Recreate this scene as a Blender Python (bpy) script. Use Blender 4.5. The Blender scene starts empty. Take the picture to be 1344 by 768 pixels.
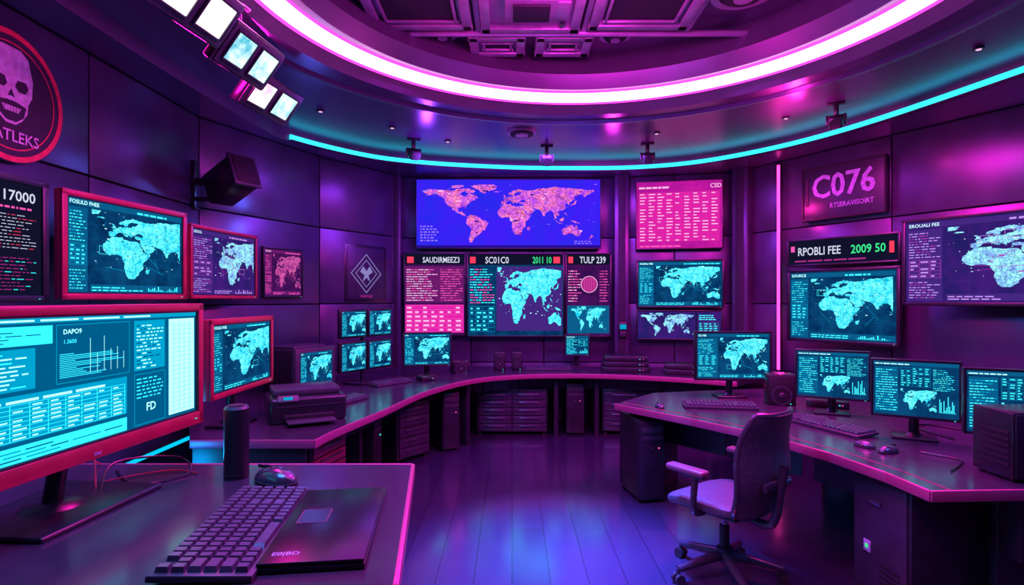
import bpy, bmesh, math, random
from math import sin, cos, pi, radians, atan2, sqrt
from mathutils import Matrix, Vector
from mathutils.geometry import tessellate_polygon
scene = bpy.context.scene
scene.view_settings.view_transform = 'Standard'
scene.view_settings.look = 'None'

# ------------------------------------------------------------------ materials
MATS = {}
def new_mat(name):
    m = bpy.data.materials.new(name); m.use_nodes = True
    nt = m.node_tree; nt.nodes.clear()
    out = nt.nodes.new('ShaderNodeOutputMaterial')
    MATS[name] = m
    return m, nt, out
def pbr(name, col, rough=.5, metal=0., noise=.0, nscale=8., spec=.5, bump=0., rvar=0., coat=0.):
    m, nt, out = new_mat(name)
    b = nt.nodes.new('ShaderNodeBsdfPrincipled')
    b.inputs['Roughness'].default_value = rough; b.inputs['Metallic'].default_value = metal
    b.inputs['Specular IOR Level'].default_value = spec
    b.inputs['Base Color'].default_value = (*col, 1)
    if coat: b.inputs['Coat Weight'].default_value = coat; b.inputs['Coat Roughness'].default_value = .1
    tc = nt.nodes.new('ShaderNodeTexCoord')
    n = nt.nodes.new('ShaderNodeTexNoise'); n.inputs['Scale'].default_value = nscale; n.inputs['Detail'].default_value = 6
    nt.links.new(tc.outputs['Object'], n.inputs['Vector'])
    if noise > 0:
        r = nt.nodes.new('ShaderNodeValToRGB')
        r.color_ramp.elements[0].position = .3; r.color_ramp.elements[1].position = .7
        r.color_ramp.elements[0].color = (*[c*(1-noise) for c in col], 1)
        r.color_ramp.elements[1].color = (*[min(1, c*(1+noise)) for c in col], 1)
        nt.links.new(n.outputs['Fac'], r.inputs['Fac']); nt.links.new(r.outputs['Color'], b.inputs['Base Color'])
    if rvar > 0:
        mr = nt.nodes.new('ShaderNodeMapRange')
        mr.inputs['To Min'].default_value = max(0, rough-rvar); mr.inputs['To Max'].default_value = rough+rvar
        nt.links.new(n.outputs['Fac'], mr.inputs['Value']); nt.links.new(mr.outputs['Result'], b.inputs['Roughness'])
    if bump > 0:
        bp = nt.nodes.new('ShaderNodeBump'); bp.inputs['Strength'].default_value = bump; bp.inputs['Distance'].default_value = .01
        nt.links.new(n.outputs['Fac'], bp.inputs['Height']); nt.links.new(bp.outputs['Normal'], b.inputs['Normal'])
    nt.links.new(b.outputs['BSDF'], out.inputs['Surface'])
    return m
def emit(name, col, s=1.):
    m, nt, out = new_mat(name)
    e = nt.nodes.new('ShaderNodeEmission'); e.inputs['Color'].default_value = (*col, 1); e.inputs['Strength'].default_value = s
    nt.links.new(e.outputs[0], out.inputs['Surface']); return m
def emit_noise(name, c0, c1, s, scale, edge=True):
    m, nt, out = new_mat(name)
    tc = nt.nodes.new('ShaderNodeTexCoord')
    n = nt.nodes.new('ShaderNodeTexNoise'); n.inputs['Scale'].default_value = scale; n.inputs['Detail'].default_value = 8
    n.inputs['Roughness'].default_value = .7
    nt.links.new(tc.outputs['Object'], n.inputs['Vector'])
    r = nt.nodes.new('ShaderNodeValToRGB')
    r.color_ramp.elements[0].position = .38; r.color_ramp.elements[1].position = .62
    r.color_ramp.elements[0].color = (*c0, 1); r.color_ramp.elements[1].color = (*c1, 1)
    nt.links.new(n.outputs['Fac'], r.inputs['Fac'])
    e = nt.nodes.new('ShaderNodeEmission'); e.inputs['Strength'].default_value = s
    src = r.outputs['Color']
    if edge:
        v = nt.nodes.new('ShaderNodeTexVoronoi'); v.feature = 'DISTANCE_TO_EDGE'; v.inputs['Scale'].default_value = scale*2.2
        nt.links.new(tc.outputs['Object'], v.inputs['Vector'])
        mr = nt.nodes.new('ShaderNodeMapRange'); mr.inputs['From Max'].default_value = .10
        mr.inputs['To Min'].default_value = .4; mr.inputs['To Max'].default_value = 1.
        nt.links.new(v.outputs['Distance'], mr.inputs['Value'])
        mx = nt.nodes.new('ShaderNodeMix'); mx.data_type = 'RGBA'; mx.blend_type = 'MULTIPLY'
        mx.inputs[0].default_value = 1
        nt.links.new(src, mx.inputs[6]); nt.links.new(mr.outputs['Result'], mx.inputs[7])
        src = mx.outputs[2]
    nt.links.new(src, e.inputs['Color']); nt.links.new(e.outputs[0], out.inputs['Surface']); return m

pbr('wall_panel', (.070, .055, .12), .33, .45, .2, 3, bump=.05, rvar=.08)
pbr('wall_back_paint', (.015, .01, .025), .7)
pbr('ceiling_paint', (.14, .09, .21), .30, .6, .12, 2, rvar=.08)
pbr('ceiling_dark', (.12, .07, .16), .35, .4, .1, 5)
pbr('hvac_metal', (.45, .28, .52), .38, .4, .2, 6)
pbr('hvac_dark', (.02, .012, .03), .7)
pbr('black_plastic', (.012, .012, .018), .28, 0, .2, 30)
pbr('black_matte', (.006, .006, .010), .65)
pbr('grey_plastic', (.04, .04, .055), .38, 0, .2, 20)
pbr('mouse_shell', (.03, .032, .05), .22, 0, .1, 20, spec=.8, coat=.4)
pbr('dark_metal', (.05, .05, .07), .35, .7, .2, 12)
pbr('chrome_dark', (.25, .25, .3), .25, .9)
pbr('red_frame', (.38, .012, .055), .33, .1, .15, 10)
pbr('desk_top', (.042, .032, .058), .23, .25, .08, 20, rvar=.04, spec=.7, coat=.2)
pbr('desk_edge', (.36, .07, .20), .35, .3)
pbr('desk_body', (.022, .019, .034), .34, .2, .2, 10)
pbr('drawer_front', (.07, .055, .10), .3, .5, .2, 9)
pbr('key_cap', (.060, .058, .09), .32, 0, .2, 40)
pbr('laptop_shell', (.012, .012, .02), .28, .5, .2, 10)
pbr('chair_fabric', (.042, .036, .060), .6, 0, .3, 60, bump=.4)
pbr('chair_plastic', (.03, .026, .044), .28, .1)
pbr('arm_red', (.12, .028, .06), .4)
pbr('red_cable', (.5, .02, .05), .4)
pbr('emblem_white', (.95, .6, .82), .6, 0, .35, 25)
pbr('emblem_red', (.95, .02, .08), .5, 0, .25, 20)
pbr('emblem_dark', (.03, .012, .035), .6)
pbr('sign_plate', (.035, .035, .06), .4, .3, .2, 8)
pbr('sign_letter', (.40, .42, .66), .5, 0, .3, 30)
emit('logo_glow', (.28, .24, .6), .9)  # emission added to brighten the plaque's otherwise dim logo lines

emit('ring_core', (1, .50, .94), 5.0)
emit('ring_edge', (1, .04, .62), 2.8)
emit('cyan_led', (.03, .78, 1), 1.9)
emit('cyan_led_dim', (.0, .5, .95), 1.3)
emit('pink_led', (1, .04, .40), 4.0)
emit('lamp_white', (1, .80, .95), 2.2)
emit_noise('lamp_teal', (.05, .45, .6), (.8, 1, 1), 1.3, 9, False)
emit_noise('lamp_pink', (.9, .4, .7), (1, .95, 1), 1.6, 7, False)
# screens
emit_noise('c_bg', (.001, .022, .09), (.003, .07, .20), 1., 5, False)
emit_noise('c_map', (.0, .46, .72), (.16, 1.0, 1.0), 1.55, 18)
emit('c_pan', (.003, .11, .26), 1.)
emit('c_lo', (.0, .36, .64), 1.)
emit('c_hi', (.05, .88, 1.), 1.25)
emit('c_wh', (.5, 1, 1), 1.4)
emit_noise('v_bg', (.012, .012, .12), (.055, .012, .20), 1., 4, False)
emit_noise('v_map', (.15, .25, .75), (.35, 1, 1), 1.35, 14)
emit('v_pan', (.06, .02, .22), 1.)
emit('v_lo', (.5, .05, .5), .9)
emit('v_hi', (.6, .3, .95), 1.)
emit('v_wh', (.6, .9, 1), 1.2)
emit_noise('p_bg', (.03, .004, .07), (.07, .006, .11), 1., 5, False)
emit('p_pan', (.15, .01, .15), 1.)
emit('p_lo', (.55, .03, .32), .8)
emit('p_hi', (1, .10, .5), 1.)
emit('p_wh', (1, .5, .85), 1.05)
emit_noise('m_bg', (.34, .005, .26), (.58, .01, .36), 1.1, 2, False)
emit('m_pan', (.72, .015, .38), 1.1)
emit_noise('w_bg', (.020, .022, .85), (.055, .012, .95), 1., 1.6, False)
emit('w_top', (.02, .004, .25), 1.)
emit_noise('w_map', (.40, .05, .85), (1, .22, .50), 1.2, 8)
emit('w_hi', (.35, .2, 1), 1.)
emit('k_bg', (.006, .006, .025), 1.)
emit('green_txt', (.05, .9, .3), 1.)
emit('red_txt', (1, .05, .12), 1.)
emit('white_txt', (.75, .8, 1), .9)
emit('dash_bg', (.0, .11, .26), 1.)
emit('dash_mid', (.0, .38, .66), 1.)
emit('dash_br', (.03, .75, .95), 1.5)
emit('dash_wh', (.40, 1, 1), 1.5)
emit_noise('p_map', (.3, .02, .3), (1, .15, .55), .9, 22)

def floor_mat():
    m, nt, out = new_mat('floor_vinyl')
    b = nt.nodes.new('ShaderNodeBsdfPrincipled')
    tc = nt.nodes.new('ShaderNodeTexCoord')
    mp = nt.nodes.new('ShaderNodeMapping'); mp.inputs['Rotation'].default_value = (0, 0, radians(90))
    nt.links.new(tc.outputs['Object'], mp.inputs['Vector'])
    br = nt.nodes.new('ShaderNodeTexBrick'); br.inputs['Scale'].default_value = 1
    br.inputs['Brick Width'].default_value = 1.6; br.inputs['Row Height'].default_value = .22
    br.inputs['Mortar Size'].default_value = .003
    br.inputs['Color1'].default_value = (.026, .022, .050, 1); br.inputs['Color2'].default_value = (.034, .028, .060, 1)
    br.inputs['Mortar'].default_value = (.010, .009, .022, 1)
    nt.links.new(mp.outputs[0], br.inputs['Vector']); nt.links.new(br.outputs['Color'], b.inputs['Base Color'])
    n = nt.nodes.new('ShaderNodeTexNoise'); n.inputs['Scale'].default_value = 5; n.inputs['Detail'].default_value = 7
    nt.links.new(tc.outputs['Object'], n.inputs['Vector'])
    mr = nt.nodes.new('ShaderNodeMapRange'); mr.inputs['To Min'].default_value = .12; mr.inputs['To Max'].default_value = .26
    nt.links.new(n.outputs['Fac'], mr.inputs['Value']); nt.links.new(mr.outputs['Result'], b.inputs['Roughness'])
    b.inputs['Specular IOR Level'].default_value = 1.0
    b.inputs['Coat Weight'].default_value = .6; b.inputs['Coat Roughness'].default_value = .14; b.inputs['Coat IOR'].default_value = 1.6
    nt.links.new(b.outputs[0], out.inputs['Surface'])
floor_mat()

# ------------------------------------------------------------------ text cache
TXT = {}
def text_geom(s):
    if s in TXT: return TXT[s]
    cu = bpy.data.curves.new('t', 'FONT'); cu.body = s; cu.size = 1.; cu.resolution_u = 2; cu.offset = .012
    o = bpy.data.objects.new('t', cu); scene.collection.objects.link(o)
    dg = bpy.context.evaluated_depsgraph_get()
    me = o.evaluated_get(dg).to_mesh()
    vs = [(v.co.x, v.co.y) for v in me.vertices]; fs = [tuple(p.vertices) for p in me.polygons]
    o.evaluated_get(dg).to_mesh_clear()
    bpy.data.objects.remove(o); bpy.data.curves.remove(cu)
    w = max([v[0] for v in vs] or [1])
    TXT[s] = (vs, fs, w); return TXT[s]

# ------------------------------------------------------------------ builder
class MB:
    def __init__(s):
        s.v = []; s.f = []; s.m = []; s.mats = []; s.M = Matrix.Identity(4)
    def mi(s, n):
        if n not in s.mats: s.mats.append(n)
        return s.mats.index(n)
    def add(s, vs, fs, mat):
        o = len(s.v); s.v += [tuple(s.M @ Vector(v)) for v in vs]
        i = s.mi(mat)
        for f in fs: s.f.append(tuple(k+o for k in f)); s.m.append(i)
    def box(s, c, d, mat, bev=0, R=None, seg=2, taper=None):
        x, y, z = d[0]/2, d[1]/2, d[2]/2
        if bev > 0:
            bm = bmesh.new(); bmesh.ops.create_cube(bm, size=1)
            for v in bm.verts: v.co = Vector((v.co.x*d[0], v.co.y*d[1], v.co.z*d[2]))
            bmesh.ops.bevel(bm, geom=bm.edges[:], offset=min(bev, min(d)*.48), segments=seg, affect='EDGES', profile=.5)
            vs = [v.co.copy() for v in bm.verts]; fs = [tuple(v.index for v in f.verts) for f in bm.faces]; bm.free()
        else:
            vs = [Vector(p) for p in [(-x,-y,-z),(x,-y,-z),(x,y,-z),(-x,y,-z),(-x,-y,z),(x,-y,z),(x,y,z),(-x,y,z)]]
            fs = [(0,3,2,1),(4,5,6,7),(0,1,5,4),(1,2,6,5),(2,3,7,6),(3,0,4,7)]
        if taper:
            for v in vs:
                t = (v.z+z)/(2*z); v.x *= 1+(taper-1)*t; v.y *= 1+(taper-1)*t
        if R is not None: vs = [R @ v for v in vs]
        C = Vector(c)
        s.add([v+C for v in vs], fs, mat)
    def cyl(s, p0, p1, r0, mat, r1=None, seg=18):
        r1 = r0 if r1 is None else r1
        p0 = Vector(p0); p1 = Vector(p1); a = (p1-p0).normalized()
        q = a.to_track_quat('Z', 'Y')
        vs = []
        for p, r in ((p0, r0), (p1, r1)):
            for i in range(seg):
                t = 2*pi*i/seg; vs.append(p+q @ Vector((r*cos(t), r*sin(t), 0)))
        fs = [(i, (i+1) % seg, seg+(i+1) % seg, seg+i) for i in range(seg)]
        fs += [tuple(range(seg-1, -1, -1)), tuple(range(seg, 2*seg))]
        s.add(vs, fs, mat)
    def tube(s, pts, r, mat, seg=8):
        P = [Vector(p) for p in pts]; Q = []
        for i in range(len(P)-1):
            a = P[max(i-1, 0)]; b = P[i]; c = P[i+1]; d = P[min(i+2, len(P)-1)]
            for k in range(6):
                t = k/6
                Q.append(.5*((2*b)+(c-a)*t+(2*a-5*b+4*c-d)*t*t+(3*b-a-3*c+d)*t**3))
        Q.append(P[-1]); vs = []
        for i, p in enumerate(Q):
            d = (Q[min(i+1, len(Q)-1)]-Q[max(i-1, 0)]).normalized(); q = d.to_track_quat('Z', 'Y')
            for k in range(seg): vs.append(p+q @ Vector((r*cos(2*pi*k/seg), r*sin(2*pi*k/seg), 0)))
        fs = [(i*seg+k, i*seg+(k+1) % seg, (i+1)*seg+(k+1) % seg, (i+1)*seg+k) for i in range(len(Q)-1) for k in range(seg)]
        s.add(vs, fs, mat)
    def ell(s, c, r, mat, nu=20, nv=12, z0=-1.):
        vs = []; fs = []
        for j in range(nv+1):
            ph = -pi/2+pi*j/nv
            for i in range(nu):
                t = 2*pi*i/nu; vs.append((c[0]+r[0]*cos(ph)*cos(t), c[1]+r[1]*cos(ph)*sin(t), c[2]+r[2]*max(z0, sin(ph))))
        for j in range(nv):
            for i in range(nu): fs.append((j*nu+i, j*nu+(i+1) % nu, (j+1)*nu+(i+1) % nu, (j+1)*nu+i))
        s.add(vs, fs, mat)
    def quad(s, x0, z0, x1, z1, y, mat):
        s.add([(x0, y, z0), (x1, y, z0), (x1, y, z1), (x0, y, z1)], [(0, 1, 2, 3)], mat)
    def prism(s, poly, z0, z1, mat, side=None):
        n = len(poly); T = tessellate_polygon([[Vector((p[0], p[1], 0)) for p in poly]])
        s.add([(p[0], p[1], z1) for p in poly], [tuple(t) for t in T], mat)
        s.add([(p[0], p[1], z0) for p in poly], [tuple(t) for t in T], side or mat)
        vs = [(p[0], p[1], z0) for p in poly]+[(p[0], p[1], z1) for p in poly]
        s.add(vs, [(i, (i+1) % n, n+(i+1) % n, n+i) for i in range(n)], side or mat)
    def flat(s, poly, y, mat):
        T = tessellate_polygon([[Vector((p[0], p[1], 0)) for p in poly]])
        s.add([(p[0], y, p[1]) for p in poly], [tuple(t) for t in T], mat)
    def disc(s, cx, cz, r0, r1, y, mat, seg=40, a0=0, a1=2*pi):
        vs = []
        for i in range(seg+1):
            t = a0+(a1-a0)*i/seg
            vs += [(cx+r0*cos(t), y, cz+r0*sin(t)), (cx+r1*cos(t), y, cz+r1*sin(t))]
        s.add(vs, [(2*i, 2*i+1, 2*i+3, 2*i+2) for i in range(seg)], mat)
    def text(s, st, x, z, h, mat, y, maxw=None, align='L'):
        vs, fs, w = text_geom(st); k = h/.7; kx = k
        if maxw and w*k > maxw: kx = maxw/w
        ox = x-(w*kx/2 if align == 'C' else (w*kx if align == 'R' else 0))
        s.add([(ox+a*kx, y, z+b*k) for a, b in vs], fs, mat)
    def obj(s, name, loc=(0, 0, 0), rz=0, parent=None, smooth=True):
        me = bpy.data.meshes.new(name); me.from_pydata(s.v, [], s.f)
        for n in s.mats: me.materials.append(MATS[n])
        me.polygons.foreach_set('material_index', s.m)
        me.update()
        if smooth:
            me.polygons.foreach_set('use_smooth', [True]*len(me.polygons))
            me.set_sharp_from_angle(angle=radians(32))
        o = bpy.data.objects.new(name, me); scene.collection.objects.link(o)
        o.location = loc; o.rotation_euler = (0, 0, rz)
        if parent: o.parent = parent
        return o

# ------------------------------------------------------------------ world map data
CONT = [
[(-168,66),(-156,71),(-130,70),(-110,68),(-95,72),(-82,73),(-80,68),(-94,60),(-88,56),(-82,55),(-80,51),(-76,62),(-65,58),(-56,52),(-65,49),(-60,46),(-70,43),(-75,38),(-81,31),(-80,25),(-84,30),(-90,29),(-97,27),(-97,20),(-91,18),(-87,21),(-88,16),(-83,14),(-83,9),(-78,8),(-85,10),(-92,14),(-100,17),(-106,22),(-112,30),(-118,34),(-124,40),(-124,48),(-132,55),(-145,60),(-153,58),(-164,55),(-158,59),(-166,62)],
[(-73,78),(-55,82),(-30,83),(-18,78),(-22,70),(-40,65),(-44,60),(-52,65),(-55,70),(-68,76)],
[(-110,73),(-95,74),(-85,77),(-92,81),(-110,79)],[(-80,63),(-65,63),(-62,67),(-75,73),(-84,71)],
[(-78,8),(-72,12),(-62,11),(-52,5),(-50,0),(-40,-3),(-35,-7),(-39,-15),(-41,-22),(-48,-26),(-54,-34),(-58,-38),(-65,-42),(-67,-48),(-69,-53),(-74,-52),(-75,-45),(-72,-35),(-70,-20),(-76,-14),(-81,-6),(-80,1)],
[(-17,15),(-16,22),(-10,30),(-6,35),(10,37),(11,33),(20,31),(32,31),(35,27),(39,16),(43,12),(51,12),(47,4),(40,-4),(40,-15),(35,-20),(33,-27),(27,-34),(19,-34),(15,-27),(12,-17),(13,-8),(9,0),(9,4),(4,6),(-8,4),(-13,8)],
[(44,-17),(50,-14),(48,-24),(44,-24)],
[(-9,37),(-9,43),(-2,44),(-4,48),(3,51),(8,54),(12,54),(20,55),(24,58),(30,60),(34,66),(44,67),(55,69),(68,73),(80,73),(100,77),(112,74),(140,73),(160,70),(180,69),(178,65),(170,60),(163,58),(160,53),(156,57),(160,61),(150,59),(138,54),(140,48),(132,43),(128,40),(129,36),(126,35),(125,39),(120,40),(122,37),(119,35),(122,30),(118,24),(110,21),(106,19),(109,12),(105,9),(100,13),(103,3),(101,3),(98,9),(97,17),(92,22),(87,21),(80,15),(80,10),(77,8),(73,17),(70,22),(62,25),(57,26),(51,29),(56,25),(59,22),(55,17),(45,13),(42,17),(38,23),(35,28),(35,32),(36,36),(30,36),(27,38),(28,41),(40,41),(38,45),(31,46),(28,43),(23,40),(23,37),(20,40),(14,45),(18,40),(16,38),(10,44),(3,43),(-1,37),(-6,36)],
[(5,59),(6,62),(14,68),(25,71),(31,70),(41,67),(34,64),(24,65),(18,61),(17,57),(13,56),(11,59),(7,58)],
[(-5,50),(1,51),(0,54),(-2,57),(-6,58),(-3,54)],[(-24,64),(-14,64),(-15,66),(-23,66)],
[(131,32),(136,34),(141,36),(142,43),(145,44),(141,45),(139,38),(132,35)],
[(95,5),(104,-3),(106,-6),(101,-2)],[(109,1),(117,7),(118,1),(114,-4),(110,-3)],
[(131,-1),(141,-3),(150,-9),(140,-8),(134,-4)],[(105,-6),(115,-8),(114,-9),(106,-7)],[(120,18),(124,12),(126,7),(121,13)],
[(114,-22),(122,-18),(130,-12),(137,-12),(136,-16),(141,-17),(142,-11),(146,-19),(153,-27),(150,-37),(144,-38),(138,-34),(131,-31),(118,-35),(115,-33)],
[(173,-35),(178,-38),(173,-42),(167,-46),(171,-42)]]
rj = random.Random(5)
def rough(poly):
    out = []
    for i, p in enumerate(poly):
        q = poly[(i+1) % len(poly)]; out.append(p)
        L = sqrt((q[0]-p[0])**2+(q[1]-p[1])**2); n = int(L//5)
        for k in range(1, n+1):
            t = k/(n+1); out.append((p[0]+(q[0]-p[0])*t+rj.uniform(-1.2, 1.2), p[1]+(q[1]-p[1])*t+rj.uniform(-1.2, 1.2)))
    return out
CONT = [rough(p) for p in CONT]
def clip(poly, x0, x1, y0, y1):
    def cut(P, ins, inter):
        o = []
        for i in range(len(P)):
            a = P[i-1]; b = P[i]
            if ins(b):
                if not ins(a): o.append(inter(a, b))
                o.append(b)
            elif ins(a): o.append(inter(a, b))
        return o
    def ix(X): return lambda a, b: (X, a[1]+(b[1]-a[1])*(X-a[0])/(b[0]-a[0]))
    def iy(Y): return lambda a, b: (a[0]+(b[0]-a[0])*(Y-a[1])/(b[1]-a[1]), Y)
    P = cut(poly, lambda p: p[0] >= x0, ix(x0))
    if P: P = cut(P, lambda p: p[0] <= x1, ix(x1))
    if P: P = cut(P, lambda p: p[1] >= y0, iy(y0))
    if P: P = cut(P, lambda p: p[1] <= y1, iy(y1))
    return P
def inside(pt, poly):
    x, y = pt; c = False
    for i in range(len(poly)):
        a = poly[i-1]; b = poly[i]
        if (a[1] > y) != (b[1] > y) and x < (b[0]-a[0])*(y-a[1])/(b[1]-a[1])+a[0]: c = not c
    return c

# ------------------------------------------------------------------ screen content (local XZ plane, facing -Y)
class Scr:
    def __init__(s, b, x0, z0, x1, z1, y, seed=1):
        s.b = b; s.x0 = x0; s.z0 = z0; s.w = x1-x0; s.h = z1-z0; s.y = y; s.r = random.Random(seed)
    def X(s, u): return s.x0+u*s.w
    def Z(s, v): return s.z0+v*s.h
    def q(s, u0, v0, u1, v1, mat, l=1): s.b.quad(s.X(u0), s.Z(v0), s.X(u1), s.Z(v1), s.y-.0012*l, mat)
    def fr(s, u0, v0, u1, v1, mat, t=.004, l=2):
        tv = t*s.w/s.h
        s.q(u0, v0, u1, v0+tv, mat, l); s.q(u0, v1-tv, u1, v1, mat, l); s.q(u0, v0, u0+t, v1, mat, l); s.q(u1-t, v0, u1, v1, mat, l)
    def lines(s, u0, v0, u1, v1, n, mat, mat2=None, l=2, fill=.45):
        for i in range(n):
            va = v1-(i+1)*(v1-v0)/n; vh = (v1-v0)/n*fill; u = u0
            end = u0+(u1-u0)*s.r.uniform(.55, 1)
            while u < end:
                wd = s.r.uniform(.02, .09)*(u1-u0)*2.2
                s.q(u, va, min(u+wd, u1), va+vh, mat2 if (mat2 and s.r.random() < .3) else mat, l)
                u += wd+.012*(.5+(u1-u0))
    def table(s, u0, v0, u1, v1, nr, nc, mat, line, l=2, fill=.5):
        for j in range(nr+1): 
            v = v0+(v1-v0)*j/nr; s.q(u0, v-.002, u1, v+.002, line, l)
        for i in range(nc+1):
            u = u0+(u1-u0)*i/nc; s.q(u-.0012, v0, u+.0012, v1, line, l)
        for j in range(nr):
            for i in range(nc):
                if s.r.random() < .85:
                    a = u0+(u1-u0)*(i+.12)/nc; b = u0+(u1-u0)*(i+.12+s.r.uniform(.3, .75))/nc
                    va = v0+(v1-v0)*(j+.28)/nr; s.q(a, va, b, va+(v1-v0)/nr*fill*.8, mat, l+1)
    def chart(s, u0, v0, u1, v1, n, mat, l=2, bars=True):
        for i in range(n):
            hh = s.r.uniform(.1, 1)**1.5
            a = u0+(u1-u0)*i/n; b = a+(u1-u0)/n*.6
            s.q(a, v0, b, v0+(v1-v0)*hh, mat, l)
    def map(s, u0, v0, u1, v1, win, mat, l=2, dots=None, nd=40, hot=None):
        lo0, lo1, la0, la1 = win
        def tx(p): return (s.X(u0+(u1-u0)*(p[0]-lo0)/(lo1-lo0)), s.Z(v0+(v1-v0)*(p[1]-la0)/(la1-la0)))
        for i, c in enumerate(CONT):
            P = clip(c, lo0, lo1, la0, la1)
            if len(P) > 2: s.b.flat([tx(p) for p in P], s.y-.0012*l-.00003*i, mat)
        if dots:
            for _ in range(nd):
                u = s.r.uniform(u0, u1); v = s.r.uniform(v0+(v1-v0)*.2, v1); w = s.r.uniform(.002, .006)
                s.q(u, v, u+w*s.r.choice([1, 1, 3]), v+w*1.6, dots, l+1)
        if hot:
            k = 0; tries = 0
            while k < 46 and tries < 500:
                tries += 1
                p = (s.r.uniform(lo0, lo1), s.r.uniform(la0, la1))
                if any(inside(p, c) for c in CONT):
                    k += 1; x, z = tx(p); d = s.w*s.r.uniform(.003, .008)
                    s.b.quad(x-d, z-d*.5, x+d*s.r.choice([1, 1, 2.5]), z+d*.5, s.y-.0012*(l+1.5), s.r.choice(hot))
    def txt(s, st, u, v, h, mat, l=3, maxw=None, align='L'):
        s.b.text(st, s.X(u), s.Z(v), h*s.h, mat, s.y-.0012*l, maxw*s.w if maxw else None, align)

AF = (-30, 100, -42, 76)
AS = (-30, 150, -45, 78)
def ui_map(S, win=AS, P='c', title='GLOBALFREE', left=.24, foot=True):
    lo, hi, wh, pan = P+'_lo', P+'_hi', P+'_wh', P+'_pan'
    S.q(0, 0, 1, 1, P+'_bg', 0)
    S.q(.01, .92, .99, .985, pan); S.txt(title, .02, .932, .04, wh, 3, .3)
    S.lines(.55, .93, .97, .98, 1, hi)
    S.q(.01, .02, left-.01, .90, pan)
    S.lines(.02, .55, left-.02, .88, 10, hi, lo, fill=.35); S.table(.02, .3, left-.02, .52, 5, 3, hi, lo); S.lines(.02, .05, left-.02, .27, 7, hi, lo, fill=.35)
    for i in range(1, 6): S.q(left+(1-left)*i/6, .1, left+(1-left)*i/6+.0012, .9, pan, 1)
    for i in range(1, 5): S.q(left, .1+.8*i/5, .99, .103+.8*i/5, pan, 1)
    S.map(left+.02, .12, .97, .9, win, P+'_map', 2, wh, 50, hot=[P+'_pan', P+'_wh', P+'_pan', P+'_lo'])
    if foot:
        S.q(left+.01, .02, .99, .10, pan); S.lines(left+.02, .03, .6, .09, 2, hi); S.chart(.65, .03, .95, .095, 16, hi)
    for _ in range(9):
        u = S.r.uniform(left+.1, .9); v = S.r.uniform(.2, .8); u2 = S.r.uniform(left+.1, .9); v2 = S.r.uniform(.2, .8)
        x0, z0, x1, z1 = S.X(u), S.Z(v), S.X(u2), S.Z(v2); L = max(1e-3, sqrt((x1-x0)**2+(z1-z0)**2)); nx, nz = -(z1-z0)/L*.0012, (x1-x0)/L*.0012; y = S.y-.0050
        S.b.add([(x0-nx, y, z0-nz), (x1-nx, y, z1-nz), (x1+nx, y, z1+nz), (x0+nx, y, z0+nz)], [(0, 1, 2, 3)], lo)
    for _ in range(3):
        u = S.r.uniform(left+.05, .8); v = S.r.uniform(.15, .75)
        S.fr(u, v, u+.09, v+.09, hi, .0025, 4)
def ui_text(S, P='c'):
    S.q(0, 0, 1, 1, P+'_bg', 0); S.q(.02, .9, .98, .98, P+'_pan')
    S.lines(.04, .91, .6, .975, 1, P+'_wh')
    S.lines(.04, .05, .5, .87, 16, P+'_hi', P+'_lo'); S.table(.54, .45, .96, .85, 9, 4, P+'_hi', P+'_lo')
    S.chart(.55, .08, .95, .38, 18, P+'_hi')
def ui_code(S, P='c'):
    S.q(0, 0, 1, 1, P+'_bg', 0); S.q(.0, .93, 1, 1, P+'_pan')
    S.lines(.02, .945, .5, .985, 1, P+'_wh')
    S.q(.02, .05, .3, .9, P+'_pan'); S.lines(.03, .08, .29, .88, 17, P+'_hi', P+'_lo', fill=.35)
    S.table(.33, .55, .68, .9, 8, 5, P+'_hi', P+'_lo'); S.lines(.71, .5, .97, .9, 12, P+'_hi', P+'_lo', fill=.35)
    S.map(.33, .08, .75, .5, AS, P+'_map', 2); S.chart(.78, .1, .97, .42, 12, P+'_hi')

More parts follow.
